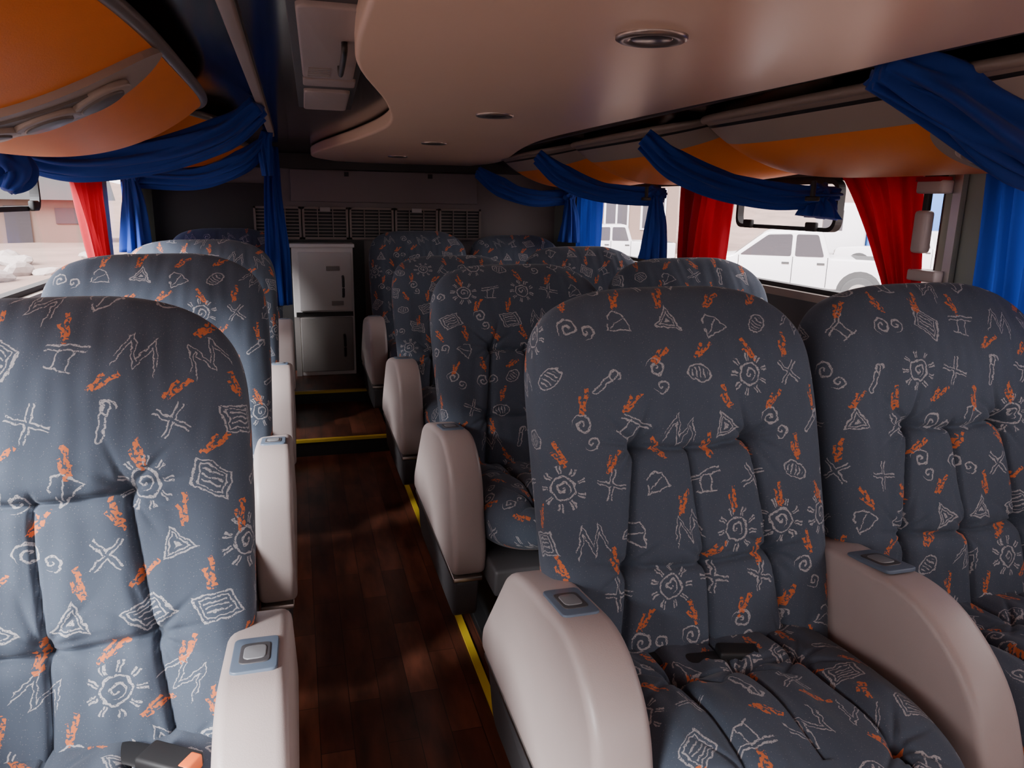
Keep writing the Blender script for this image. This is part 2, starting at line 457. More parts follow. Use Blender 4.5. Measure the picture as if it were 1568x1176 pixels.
arm_prof = round_poly([(.02, -.735), (-.10, -.70), (-.34, -.665), (-.455, -.74), (-.52, -.98), (-.50, -1.05), (.24, -1.05), (.235, -.99)],
                      [.05, .10, .09, .14, .08, .03, .03, .05], 7)
skirt_prof = round_poly([(.22, -1.062), (-.50, -1.062), (-.47, -1.20), (.16, -1.20)], [.02, .02, .04, .04], 4)
mid_prof = round_poly([(.02, -.72), (-.10, -.695), (-.36, -.675), (-.50, -.77), (-.56, -.93), (-.50, -1.02), (.08, -1.02)],
                      [.04, .10, .12, .16, .09, .05, .03], 8)
def arm(par, x0, x1, outer, mid=False, button=True):
    a = prism("armrest_" + ("middle" if mid else "side"), mid_prof if mid else arm_prof, 'x', x0, x1, M['plastic'], par, bv=.020, seg=4)
    a.location.z = -FZ
    if not mid:
        s = prism("skirt_panel", skirt_prof, 'x', x0+.012, x1-.02, M['plastic_d'], par, bv=.01); s.location.z = -FZ
        r = box("metal_rail", (x0+.004, -.50, -1.066), (x1-.01, .22, -1.052), M['metal'], par, bv=.003); r.location.z = -FZ
    if button:
        cx = (x0+x1)/2
        for nm, hw, hl, dz, mt in (("button_plate", .034, .060, -.002, 'recess'), ("button_well", .023, .036, -.0005, 'plastic_d'), ("recline_button", .017, .024, .001, 'btn')):
            poly = round_poly([(-hw, -hl), (hw, -hl), (hw, hl), (-hw, hl)], .012, 4)
            b = prism(nm, poly, 'z', -.004, .004, M[mt], par, bv=.002)
            b.location = (cx, -.22, -.6805 + dz + (-FZ)); b.rotation_euler.x = -.145

def seat(cx, y0, aisle=None, midarm=False, winarm=None, belt=0, rec=18, bs=1.0):
    p = empty("coach_seat", (cx, y0, FZ))
    b = bpy.data.objects.new("backrest", ME_BACK); link(b, p)
    b.location = (0, -.115, -.955-FZ); b.rotation_euler.x = -math.radians(rec); b.scale.z = bs
    s = bpy.data.objects.new("seat_cushion", ME_SEAT); link(s, p)
    s.location = (0, -.03, -.945-FZ); s.rotation_euler.x = math.radians(-5)
    hw = .27
    box("seat_pan", (-hw, -.60, -1.07-FZ), (hw, -.03, -.99-FZ), M['plastic_d'], p, .01)
    box("pedestal", (-.20, -.50, 0.0), (.20, -.08, -1.06-FZ), M['black'], p, .01)
    box("foot_rail", (-.24, -.54, 0.0), (.24, -.04, .03), M['black'], p, .005)
    shell = prism("back_shell", round_poly([(-.27, 0), (.27, 0), (.28, .55), (.2, .68), (-.2, .68), (-.28, .55)], .06, 5), 'y', .0, .05, M['plastic_d'], p, .012)
    shell.location = (0, -.055, -.93-FZ); shell.rotation_euler.x = -math.radians(rec)
    if aisle:
        x0, x1 = (-.37, -.27) if aisle < 0 else (.27, .37)
        arm(p, x0, x1, aisle)
    if midarm: arm(p, .29, .385, 1, mid=True)
    if winarm:
        x0, x1 = (-.39, -.30) if winarm < 0 else (.30, .39)
        arm(p, x0, x1, winarm, mid=True, button=False)
    if belt == 1:
        cloth_sweep("belt_strap", [(.0, -.14, -.865-FZ), (.08, -.17, -.845-FZ), (.13, -.20, -.835-FZ), (.17, -.23, -.83-FZ)], [.004]*3, [.024]*3, M['black'], p, amp=0.0)
        k = box("belt_buckle", (-.024, -.045, -.012), (.024, .045, .012), M['black'], p, .006); k.location = (.19, -.245, -.825-FZ); k.rotation_euler = (0, 0, 1.0)
        k2 = box("buckle_button", (-.017, -.014, -.01), (.017, .006, .013), M['beltorange'], p, .004); k2.location = (.218, -.263, -.825-FZ); k2.rotation_euler = (0, 0, 1.0)
    if belt == -1:
        cloth_sweep("belt_strap", [(-.20, -.13, -.875-FZ), (-.14, -.17, -.85-FZ), (-.08, -.21, -.843-FZ), (.0, -.22, -.843-FZ)], [.004]*3, [.022]*3, M['black'], p, amp=0.0)
        k = box("belt_buckle", (-.02, -.04, -.011), (.02, .04, .011), M['black'], p, .006); k.location = (.03, -.22, -.838-FZ); k.rotation_euler = (0, 0, 1.3)
    return p

ROWS = [1.34, 2.43, 3.52, 4.80]
RR = [(18, 1.0), (26, .99), (30, .96), (20, .99)]
for i, y in enumerate(ROWS):
    rec, bs = RR[i]
    seat(.755, y, aisle=-1, midarm=True, belt=(-1 if i == 0 else 0), rec=rec, bs=bs)
    seat(1.41, y, winarm=1, rec=(18, 21, 24, 22)[i], bs=(1, .99, .98, .97)[i])
    seat(-.41, y-.03, aisle=1, winarm=-1, belt=(1 if i == 0 else 0), rec=(18, 18, 21, 20)[i])

# ------------------------------------------------------------------ room shell
Y0, Y1 = -2.6, 5.6
XL, XR = -.90, 1.92
CZ = .305
box("floor", (XL-.06, Y0, FZ-.06), (XR+.06, Y1+.08, FZ), M['floor'])
st = empty("aisle_steps", (0, 0, 0))
box("lower_step", (-.10, 4.10, FZ), (.46, 4.9, -1.29), M['floor'], st)
box("upper_step", (-.10, 4.9, FZ), (.46, Y1-.03, -1.215), M['floor'], st)
box("lower_riser", (-.10, 4.09, FZ), (.46, 4.10, -1.296), M['dark'], st)
box("upper_riser", (-.10, 4.89, -1.29), (.46, 4.90, -1.221), M['dark'], st)
box("yellow_nosing_1", (-.10, 4.082, -1.299), (.46, 4.110, -1.284), M['yellow'], st)
box("yellow_nosing_2", (-.10, 4.882, -1.224), (.46, 4.912, -1.209), M['yellow'], st)
box("trim_1", (.463, Y0+.3, FZ), (.485, 4.08, FZ+.008), M['yellow'])

def wall_side(side, X, openings, zlo, zhi):
    s = 1 if side == 'right' else -1
    x0, x1 = (X, X+.06) if s > 0 else (X-.06, X)
    w = empty("wall_"+side, (0, 0, 0))
    box("lower_panel", (x0, Y0, FZ), (x1, Y1, zlo), M['wallg'], w)
    box("upper_panel", (x0, Y0, zhi), (x1, Y1, .42), M['wallg'], w)
    prev = Y0
    for a, b in openings + [(Y1, Y1)]:
        if a - prev > .01: box("post", (x0, prev, zlo), (x1, a, zhi), M['post'], w)
        prev = b
    xs = X - s*.02
    box("sill", (min(X, xs), Y0, zlo-.03), (max(X, xs), Y1, zlo), M['beige'], w)
opsR = [(-2.3, .05), (.25, 1.76), (1.92, 3.36), (3.52, 5.0)]
opsL = [(-2.3, .6), (.75, 2.1), (2.22, 4.05), (4.3, 5.0)]
ZLO = {'r': -.32, 'l': -.34}; ZHI = .12
wall_side('right', XR, opsR, ZLO['r'], ZHI)
wall_side('left', XL, opsL, ZLO['l'], ZHI)
wi = 1
for side, X, ops in (('r', XR, opsR), ('l', XL, opsL)):
    s = 1 if side == 'r' else -1
    for a, b in ops:
        w = empty("window_%d" % wi, (X, (a+b)/2, (ZLO[side]+ZHI)/2)); wi += 1
        hy = (b-a)/2; hz = (ZHI-ZLO[side])/2
        box("glass_pane", (.028 if s > 0 else -.032, -hy, -hz), (.032 if s > 0 else -.028, hy, hz), M['glass'], w)
        t = .018
        xa, xb = (.01, .05) if s > 0 else (-.05, -.01)
        box("frame_top", (xa, -hy, hz-t), (xb, hy, hz), M['black'], w); box("frame_bottom", (xa, -hy, -hz), (xb, hy, -hz+t), M['black'], w)
        box("frame_a", (xa, -hy, -hz+t), (xb, -hy+t, hz-t), M['black'], w); box("frame_b", (xa, hy-t, -hz+t), (xb, hy, hz-t), M['black'], w)
fw = empty("wall_front", (0, 0, 0))
WSL, WSH = -.26, .12
box("lower_panel", (XL, Y0-.06, FZ), (XR, Y0, WSL), M['wallg'], fw); box("upper_panel", (XL, Y0-.06, WSH), (XR, Y0, .42), M['wallg'], fw)
cl = empty("ceiling", (0, 0, 0))
box("roof_panel", (XL-.06, Y0, CZ), (XR+.06, Y1+.06, .42), M['mirror'], cl)
left = [(-.0, -1.6), (.06, -.6), (.10, .3), (.105, 1.07), (.112, 1.38), (.141, 1.645), (.256, 2.18), (.32, 2.73), (.27, 3.39), (.13, 4.4), (.12, 4.9), (.26, 5.3)]
right = [(1.22, 5.42), (1.27, 5.0), (1.23, 4.5), (1.06, 3.6), (.98, 2.95), (.99, 2.1), (1.02, 1.39), (1.02, 1.0), (1.06, .3), (1.1, -1.6)]
lp = catmull([(a, b, 0) for a, b in left], 6); rp = catmull([(a, b, 0) for a, b in right], 6)
poly = [(p.x, p.y) for p in lp] + [(.5, 5.46)] + [(p.x, p.y) for p in rp]
pan = prism("cream_panel", poly, 'z', .25, CZ-.004, M['cream'], cl); bevel(pan, .010, 4, 50)
for yy, xx in ((1.13, .535), (2.24, .575), (3.4, .6), (4.5, .585), (0.0, .53)):
    l = empty("ceiling_downlight", (xx, yy, .25))
    n = 48; vs = []; fs = []
    prof = [(.060, 0.0), (.060, -.005), (.054, -.008), (.040, -.006), (.034, 0.0), (.032, .006)]
    for (r, z) in prof:
        for k in range(n): vs.append((math.cos(2*math.pi*k/n)*r*.93, math.sin(2*math.pi*k/n)*r*.85, z))
    for j in range(len(prof)-1):
        for k in range(n): fs.append((j*n+k, j*n+(k+1) % n, (j+1)*n+(k+1) % n, (j+1)*n+k))
    mesh_obj("chrome_ring", vs, fs, M['chrome'], l, smooth=True)
    cyl("lens", (0, 0, -.003), .030, .005, 'z', M['lens'], l, sx=1.1, bv=.002)
box("trim_2", (-.10, -1.8, CZ-.02), (-.075, 3.9, CZ-.001), M['beige'], None, .004)
box("trim_3", (1.145, -1.8, CZ-.02), (1.17, 5.4, CZ-.001), M['rackd'], None, .004)

bw = empty("wall_back", (0, 0, 0))
box("rear_panel", (XL-.06, Y1, FZ), (XR+.06, Y1+.06, .42), M['wallback'], bw)
box("upper_rail", (-.02, Y1-.05, -.015), (1.30, Y1, .20), M['wallback'], bw, .006)
box("header", (XL, Y1-.09, .205), (XR, Y1, CZ-.002), M['dark'], bw)
box("dark_bay", (-.14, Y1-.03, -1.215), (.47, Y1, -.28), M['dark'], bw)
box("dark_side_bay", (XL, Y1-.04, FZ), (-.14, Y1, .10), M['dark'], bw)
for xx in (.36, .95): box("clip", (xx-.015, Y1-.065, .16), (xx+.015, Y1-.05, .19), M['black'], bw)
vg = empty("air_vent_grille", (0, 0, 0))
gz0, gz1 = -.27, -.05
yv = Y1-.05
for seg in range(5):
    xa = -.27 + seg*.32; xb = xa+.31
    box("vent_backing", (xa, yv-.012, gz0), (xb, yv, gz1), M['black'], vg)
    for nm, a, b_ in (("bar_l", (xa, gz0), (xa+.014, gz1)), ("bar_r", (xb-.014, gz0), (xb, gz1)), ("bar_b", (xa, gz0), (xb, gz0+.014)), ("bar_t", (xa, gz1-.014), (xb, gz1))):
        box(nm, (a[0], yv-.035, a[1]), (b_[0], yv-.012, b_[1]), M['grille'], vg)
    for k in range(8):
        z = gz0+.026+k*.023
        box("slat", (xa+.014, yv-.026, z), (xb-.014, yv-.013, z+.006), M['grille'], vg)
    for k in range(1, 3): box("mullion", (xa+.31*k/3-.003, yv-.033, gz0), (xa+.31*k/3+.003, yv-.014, gz1), M['grille'], vg)
    if seg in (1, 3): box("vent_latch", (xa+.12, yv-.045, gz1-.03), (xa+.19, yv-.03, gz1), M['cab2'], vg, .003)
cb = empty("storage_cabinet", (.17, 5.37, -1.213))
box("carcass", (-.205, .0, 0), (.205, .18, .905), M['white'], cb, .006)
box("top_cap", (-.215, -.02, .895), (.215, .18, .92), M['white'], cb, .004)
box("upper_door", (-.165, -.025, .46), (.190, .0, .865), M['white'], cb, .008)
box("lower_door", (-.165, -.022, .03), (.190, .0, .415), M['cab2'], cb, .008)
box("lower_frame", (-.206, -.004, .0), (-.17, .0, .42), M['cab2'], cb)
box("door_gap", (-.19, -.006, .42), (.195, .0, .452), M['dark'], cb)
box("upper_vent", (.02, -.032, .74), (.11, -.025, .77), M['cab2'], cb, .003)
box("upper_latch", (.05, -.034, .50), (.13, -.025, .53), M['cab2'], cb, .003)
cloth_sweep("upper_handle", [(.13, -.025, .56), (.13, -.06, .58), (.13, -.06, .68), (.13, -.025, .70)], [.009]*2, [.009]*2, M['plastic_d'], cb, amp=0)
cloth_sweep("lower_handle", [(.13, -.022, .14), (.13, -.055, .16), (.13, -.055, .27), (.13, -.022, .29)], [.009]*2, [.009]*2, M['dark'], cb, amp=0)
hc = empty("ceiling_reflection", (0, 0, CZ-.001))  # solid panels and handle modelled in place of a reflection in the glossy ceiling
prism("reflection_panel", round_poly([(.015, 1.30), (.125, 1.30), (.155, 2.02), (.035, 2.02)], .02), 'z', -.016, 0, M['plastic'], hc, .005)
prism("reflection_strip", round_poly([(.035, 2.06), (.165, 2.06), (.170, 2.17), (.037, 2.17)], .01), 'z', -.014, 0, M['plastic'], hc, .004)
prism("reflection_panel_small", round_poly([(.04, 2.27), (.165, 2.27), (.18, 2.70), (.045, 2.70)], .02), 'z', -.016, 0, M['plastic'], hc, .005)
prism("reflection_rim", [(.0, 1.26), (.14, 1.26), (.20, 2.74), (.03, 2.74)], 'z', -.006, 0, M['plastic_d'], hc, .002)
cloth_sweep("reflection_handle", [(.105, 1.55, -.014), (.105, 1.57, -.034), (.112, 1.80, -.034), (.112, 1.82, -.014)], [.006]*2, [.008]*2, M['dark'], hc, amp=0, up=(1, 0, 0))
for k in range(5): box("reflection_louvre", (.045, 1.86+k*.025, -.019), (.095, 1.872+k*.025, -.015), M['cab2'], hc)

# ------------------------------------------------------------------ overhead luggage bins
def bin_ctrl(s, Xw, d, e):
    return (Vector((Xw, .14)), Vector((Xw-s*d*(.42+.18*e), .14-.13*e)), Vector((Xw-s*d*(.74+.26*e), .285-.03*e)))
def bin_mesh(name, s, Xw, d, ya, yb, bands, par, lipmat):
    nv, ns = 60, 60; verts = []; idx = []; faces = []
    for j in range(nv+1):
        v = .5-.5*math.cos(math.pi*j/nv); c = abs(2*v-1); e = max(0, 1-c**3.6)**.5
        y = ya+(yb-ya)*v
        P0, P1, P2 = bin_ctrl(s, Xw, d, e)
        for i in range(ns+1):
            t = i/ns
            p = P0*(1-t)**2+P1*2*t*(1-t)+P2*t*t
            verts.append((p.x, y, p.y))
    for j in range(nv):
        for i in range(ns):
            a = j*(ns+1)+i; faces.append((a, a+1, a+ns+2, a+ns+1))
            t = (i+.5)/ns; m = 0
            for lo, hi, k in bands:
                if lo <= t < hi: m = k
            idx.append(m)
    o = mesh_obj(name, verts, faces, None, par, smooth=True, mats=[M['orange'], M['bintrim'], M['dark'], M['beige']], fidx=idx)
    md = o.modifiers.new("solid", 'SOLIDIFY'); md.thickness = .008; md.offset = 0
    lip = [verts[j*(ns+1)+ns] for j in range(0, nv+1, 4)]
    cloth_sweep("lip", lip, [.012]*2, [.012]*2, lipmat, par, amp=0, n=3)
    return o
def bin_pt(s, Xw, d, v, t):
    c = min(1, abs(2*v-1)); e = max(0, 1-c**3.6)**.5
    P0, P1, P2 = bin_ctrl(s, Xw, d, e)
    p = P0*(1-t)**2+P1*2*t*(1-t)+P2*t*t; dp = (P1-P0)*2*(1-t)+(P2-P1)*2*t
    n = Vector((dp.x, 0, dp.y)).cross(Vector((0, 1, 0))).normalized()
    if n.z > 0: n = -n
    return p, dp, n
def reading_panel(s, Xw, d, ya, yb, y, par, t0=.30, t1=.99, k_=1.0):
    def ribbon(nm, ta, tb, hw, off, mat, bow=.05):
        vs = []; N = 40; fs = []
        for i in range(N+1):
            q = i/N; t = ta+(tb-ta)*q; wv = hw*max(.02, (1-abs(2*q-1)**2.4))**.6
            for sg in (-1, 1):
                yy = y + sg*wv + bow*(q-.5)
                p, dp, n = bin_pt(s, Xw, d, (yy-ya)/(yb-ya), t)
                P = Vector((p.x, yy, p.y))
                vs += [P+n*off, P+n*(off-.02)]
        for i in range(N):
            a = i*4; b2_ = a+4
            fs += [(a, a+2, b2_+2, b2_), (a, b2_, b2_+1, a+1), (a+2, a+3, b2_+3, b2_+2)]
        fs += [(0, 1, 3, 2), (N*4, N*4+2, N*4+3, N*4+1)]
        mesh_obj(nm, vs, fs, mat, par)
    ribbon("reading_panel", t0, t1, .105*k_, .016, M['beige'])
    ribbon("panel_inset", t0+.07, t1-.12, .072*k_, .020, M['greytrim'], .035)
    for k, tq in enumerate((.54, .68, .81)):
        yy = y+.02*(k-1)*.6
        p, dp, n = bin_pt(s, Xw, d, (yy-ya)/(yb-ya), t0+(tq-.3)/.69*(t1-t0))
        ty = Vector((0, 1, 0)); tx = n.cross(ty)
        for nm, r, o1, mt in (("spot_ring", .050*k_, .026, 'beige'), ("spot_lens", .036*k_, .030, 'greytrim')):
            nn = 32; vs = []
            for oo in (o1-.012, o1):
                for q in range(nn):
                    a = 2*math.pi*q/nn
                    vs.append(Vector((p.x, yy, p.y))+ty*math.cos(a)*r*1.0+tx*math.sin(a)*r*1.1+n*oo)
            fs = [tuple(range(nn)), tuple(range(nn, 2*nn))]+[(q, (q+1) % nn, nn+(q+1) % nn, nn+q) for q in range(nn)]
            bevel(mesh_obj(nm, vs, fs, M[mt], par), .003, 2)
YB_R = [(-1.2, .95), (1.05, 2.34), (2.46, 3.50), (3.62, 4.75)]
YB_L = [(-1.2, .75), (.85, 2.66), (2.78, 3.72), (3.85, 4.75)]
for a, b in YB_R:
    p = empty("overhead_luggage_bin", (0, 0, 0))
    bin_mesh("bin_belly", 1, XR-.03, .69, a, b, [(0, .84, 0), (.84, .945, 3), (.945, .96, 2), (.96, 1.1, 1)], p, M['bintrim'])
    reading_panel(1, XR-.03, .69, a, b, a+.28*(b-a)-.08, p, .2, .82, .75)
for a, b in YB_L:
    p = empty("overhead_luggage_bin", (0, 0, 0))
    bin_mesh("bin_belly", -1, XL+.03, .66, a, b, [(0, .985, 0), (.985, 1.1, 1)], p, M['greytrim'])
    reading_panel(-1, XL+.03, .66, a, b, a+.43*(b-a)-.16, p)
for nm, s, Xw in (("luggage_rack_right", 1, XR-.025), ("luggage_rack_left", -1, XL+.025)):
    verts = []
    ys = np.linspace(-2.0, 5.48, 40)
    for y in ys:
        for i in range(9):
            t = i/8; P0 = Vector((Xw, .15)); P1 = Vector((Xw-s*.27, .17)); P2 = Vector((Xw-s*.48, CZ-.004))
            q = P0*(1-t)**2+P1*2*t*(1-t)+P2*t*t; verts.append((q.x, y, q.y))
    faces = [(j*9+i, j*9+i+1, (j+1)*9+i+1, (j+1)*9+i) for j in range(39) for i in range(8)]
    mesh_obj(nm, verts, faces, M['rackd'], smooth=True)
for yy in (2.1, 3.3):
    k = empty("rack_latch", (1.58, yy, .060)); cyl("stem", (0, 0, 0), .008, .05, 'z', M['black'], k); cyl("knob", (0, 0, -.03), .022, .014, 'z', M['black'], k, bv=.003)

# ------------------------------------------------------------------ curtains
def swag(pts, hs, ws, tail=None, phase=0.0):
    p = empty("curtain_swag", (0, 0, 0))
    cloth_sweep("drape", pts, hs, ws, M['blue'], p, folds=6, amp=.26, phase=phase, twist=2.2)
    q = [(a, b+.02, c-.024) for a, b, c in pts]
    cloth_sweep("drape_under", q, [h*.7 for h in hs], [w*.8 for w in ws], M['blue'], p, folds=7, amp=.28, phase=phase+1, twist=-1.5)
    if tail:
        tx, ty, z0, z1 = tail
        cloth_sweep("knot", [(tx, ty-.02, z0+.03), (tx, ty, z0+.01), (tx+.01, ty, z0-.03)], [.02, .035, .02], [.03, .04, .02], M['blue'], p, folds=5, up=(0, 1, 0))
        cloth_sweep("tail", [(tx, ty, z0), (tx+.005, ty, z0*.6+z1*.4), (tx, ty, z1)], [.018, .045, .07], [.02, .04, .055], M['blue'], p, folds=8, amp=.24, twist=.3, up=(0, 1, 0), phase=phase)
    return p
swag([(1.08, 1.27, .27), (1.22, 1.25, .22), (1.40, 1.22, .14), (1.62, 1.2, .07), (1.82, 1.2, .0)], [.03, .05, .065, .06, .04], [.03, .05, .05, .05, .03], phase=.5)
swag([(1.14, 2.42, .225), (1.24, 2.38, .14), (1.40, 2.35, .08), (1.6, 2.3, .045), (1.80, 2.26, .05)], [.025, .035, .035, .03, .02], [.03]*4, (1.74, 2.27, .04, -.03))
swag([(1.14, 3.60, .23), (1.26, 3.56, .13), (1.44, 3.53, .07), (1.68, 3.48, .05), (1.76, 3.46, .06)], [.025, .04, .035, .03, .02], [.03]*4, (1.70, 3.44, .05, -.26), phase=1)
swag([(1.14, 4.86, .20), (1.28, 4.80, .10), (1.48, 4.74, .04), (1.72, 4.7, .05)], [.025, .045, .04, .03], [.035]*4, (1.70, 4.66, .04, -.24), phase=2)
swag([(-.09, 2.58, .28), (-.20, 2.62, .20), (-.40, 2.68, .135), (-.66, 2.71, .10), (-.86, 2.72, .14)], [.025, .036, .038, .038, .03], [.035]*4, phase=.3)
swag([(-.10, 3.68, .26), (-.22, 3.7, .16), (-.42, 3.74, .09), (-.72, 3.74, .09)], [.02, .036, .036, .03], [.03]*4, (-.68, 3.7, .09, -.24), phase=1.4)
cloth_sweep("tied_curtain_bunch", [(-.85, 2.45, .16), (-.80, 2.5, .11), (-.76, 2.52, .06), (-.78, 2.5, .01)], [.03, .05, .045, .02], [.03, .05, .045, .02], M['blue'], folds=6, amp=.25, up=(0, 1, 0))
cloth_sweep("aisle_curtain", [(-.11, 4.72, .29), (-.115, 4.72, .0), (-.11, 4.72, -.3), (-.10, 4.70, -.62)], [.03, .05, .07, .055], [.03, .045, .06, .05], M['blue'], folds=9, amp=.18, twist=.2, up=(0, 1, 0))
cloth_sweep("aisle_curtain", [(-.10, 3.66, .29), (-.115, 3.68, .22), (-.11, 3.68, .1)], [.02, .03, .02], [.02, .03, .02], M['blue'], folds=7, amp=.2, twist=.2, up=(0, 1, 0))
curtain_sheet("window_curtain_blue", ((1.865, 1.02, .13), (1.865, 1.73, .13)), ((1.865, 1.05, -.62), (1.865, 1.70, -.62)), M['blue'], folds=12, amp=.018)
curtain_sheet("window_curtain_red", ((1.875, 1.98, .13), (1.875, 2.36, .13)), ((1.875, 1.93, -.34), (1.875, 2.02, -.34)), M['red'], folds=7, amp=.016, pinch=.75)
curtain_sheet("window_curtain_red", ((1.875, 3.03, .13), (1.875, 3.50, .13)), ((1.875, 3.10, -.34), (1.875, 3.50, -.34)), M['red'], folds=7, amp=.018)
curtain_sheet("window_curtain_blue", ((1.875, 4.55, .13), (1.875, 4.95, .13)), ((1.875, 4.6, -.34), (1.875, 4.95, -.34)), M['blue'], folds=6, amp=.018)
curtain_sheet("window_curtain_red", ((-.86, 3.45, .13), (-.86, 4.0, .13)), ((-.86, 3.68, -.34), (-.86, 4.02, -.34)), M['red'], folds=7, amp=.018)
curtain_sheet("window_curtain_blue", ((-.85, 4.4, .13), (-.85, 4.85, .13)), ((-.85, 4.5, -.34), (-.85, 4.85, -.34)), M['blue'], folds=7, amp=.018)

def vent_frame(X, ya, yb, za, zb, s):
    o = round_poly([(ya, za), (yb, za), (yb, zb), (ya, zb)], .05, 8)
    t = .016
    i_ = round_poly([(ya+t, za+t), (yb-t, za+t), (yb-t, zb-t), (ya+t, zb-t)], .04, 8)
    n = len(o); vs = []
    for x in (X, X-s*.03):
        vs += [(x, p[0], p[1]) for p in o] + [(x, p[0], p[1]) for p in i_]
    fs = []
    for k in range(n):
        k2 = (k+1) % n
        fs += [(k, k2, n+k2, n+k), (2*n+k, 2*n+k2, 3*n+k2, 3*n+k), (k, k2, 2*n+k2, 2*n+k), (n+k, n+k2, 3*n+k2, 3*n+k)]
    p = empty("sliding_vent_window")
    mesh_obj("frame", vs, fs, M['black'], p)
    for yy in (ya+.12, yb-.12): box("catch", (min(X-s*.03, X-s*.05), yy-.03, za), (max(X-s*.03, X-s*.05), yy+.03, za+.035), M['black'], p, .006)
vent_frame(XR-.005, 2.36, 3.02, -.085, .105, 1)
vent_frame(XL+.005, 2.3, 3.1, -.055, .105, -1)
hh = empty("emergency_hammer_holder", (1.90, 1.92, 0))
box("bracket", (-.05, -.05, .05), (.0, .05, .09), M['plastic'], hh, .008)
box("red_cap", (-.055, -.045, .085), (-.005, .05, .10), M['red'], hh, .004)
box("body", (-.045, .0, -.13), (-.005, .05, -.0), M['plastic'], hh, .012)
box("stem", (-.03, .015, -.01), (-.012, .035, .055), M['black'], hh, .003)
box("base_clip", (-.04, -.06, -.215), (.0, .05, -.18), M['plastic'], hh, .006)
box("trim_4", (1.895, 1.84, -.30), (1.915, 1.87, .12), M['metal'], None)

# ------------------------------------------------------------------ exterior
GZ = -2.45
bm = bmesh.new(); bmesh.ops.create_grid(bm, x_segments=60, y_segments=60, size=90)
for v in bm.verts:
    v.co.z = GZ + .12*math.sin(v.co.x*.7)*math.sin(v.co.y*.5)*(1 if abs(v.co.x) > 5 else 0) + max(0, math.hypot(v.co.x, v.co.y)-55)*.10
me = bpy.data.meshes.new("ground"); bm.to_mesh(me); bm.free(); me.materials.append(M['ground'])
link(bpy.data.objects.new("ground", me))
def pickup(loc, rot, sc=1.0):
    p = empty("pickup_truck", loc); p.rotation_euler.z = rot; p.scale = (sc, sc, sc)
    prof = round_poly([(-2.55, .45), (2.5, .45), (2.6, .75), (2.5, 1.05), (1.15, 1.15), (.45, 1.72), (-.75, 1.75), (-.95, 1.15), (-2.55, 1.12)], [.08, .08, .1, .15, .1, .15, .12, .05, .05], 4)
    prism("body", prof, 'y', -.88, .88, M['carw'], p, bv=.07)
    win1 = round_poly([(1.0, 1.17), (.40, 1.64), (-.12, 1.66), (-.12, 1.17)], .05, 3)
    win2 = round_poly([(-.20, 1.17), (-.20, 1.66), (-.66, 1.66), (-.82, 1.17)], .05, 3)
    for w in (win1, win2): prism("side_window", w, 'y', -.892, .892, M['carg'], p)
    mesh_obj("windscreen", [(1.13, -.74, 1.19), (1.13, .74, 1.19), (.55, .66, 1.67), (.55, -.66, 1.67)], [(0, 1, 2, 3)], M['carg'], p)
    box("bed_inner", (-2.45, -.78, 1.0), (-1.0, .78, 1.14), M['tyre'], p)
    box("bumper", (2.45, -.85, .45), (2.7, .85, .68), M['carg'], p, .04)
    box("grille", (2.5, -.5, .74), (2.61, .5, .98), M['carg'], p, .02)
    for sy in (-1, 1): box("headlight", (2.40, sy*.70-.16, .8), (2.59, sy*.70+.16, .97), M['metal'], p, .03)
    for xx in (1.02, -.16, -.9):
        for sy in (-1, 1): box("door_seam", (xx-.008, sy*.884-.003, .5), (xx+.008, sy*.884+.003, 1.16), M['tyre'], p)
    for xx in (.0, -.75):
        for sy in (-1, 1): box("door_handle", (xx-.09, sy*.895-.015, 1.0), (xx+.07, sy*.895+.015, 1.04), M['tyre'], p)
    for x in (1.6, -1.6):
        prism("wheel_arch", [(x+math.cos(a)*.47, .42+math.sin(a)*.47) for a in np.linspace(0, 2*math.pi, 24, endpoint=False)], 'y', -.885, .885, M['tyre'], p)
        for y in (-.82, .82):
            cyl("tyre", (x, y, .38), .38, .24, 'y', M['tyre'], p, bv=.03); cyl("rim", (x, y, .38), .23, .26, 'y', M['metal'], p)
    return p
ang = math.atan2(.577, -.816)
pickup((12.3, 17.2, GZ), ang, 1.1)
pickup((11.3, 27.0, GZ), ang+.3)
pickup((21.5, 22.5, GZ), ang-.5)
b = empty("roadside_building", (14.5, 38, GZ)); b.rotation_euler.z = -.35
box("walls", (-7, 0, 0), (5, 6, 5.5), M['bldg'], b)
for k in range(6):
    box("window_frame", (-6.4+k*1.9, -.06, 1.2), (-5.1+k*1.9, 0, 3.3), M['carw'], b)
    box("window_glass", (-6.3+k*1.9, -.08, 1.3), (-5.8+k*1.9, -.05, 3.2), M['carg'], b); box("window_glass", (-5.7+k*1.9, -.08, 1.3), (-5.2+k*1.9, -.05, 3.2), M['carg'], b)
box("roof", (-7.3, -.5, 5.5), (5.3, 6.3, 5.8), M['rock'], b)
b2 = empty("blue_box_truck", (24.5, 25.5, GZ)); b2.rotation_euler.z = -.5
box("cargo_box", (-2.2, -1.2, .9), (1.6, 1.2, 3.9), M['bluep'], b2, .05); box("cab", (-3.9, -1.15, .6), (-2.25, 1.15, 2.7), M['carw'], b2, .15)
box("windscreen", (-3.95, -1.0, 1.6), (-3.2, -1.16, 2.4), M['carg'], b2)
for x in (-3.0, .6):
    for y in (-1.05, 1.05): cyl("tyre", (x, y, .48), .48, .3, 'y', M['tyre'], b2)
b3 = empty("adobe_hut", (-14.0, 46, GZ)); b3.rotation_euler.z = .3
box("walls", (-4, -2, 0), (4, 2, 2.2), M['bldg'], b3)
prism("gable_roof", [(-2.5, 2.2), (2.5, 2.2), (0, 3.5)], 'x', -4.4, 4.4, M['tyre'], b3)
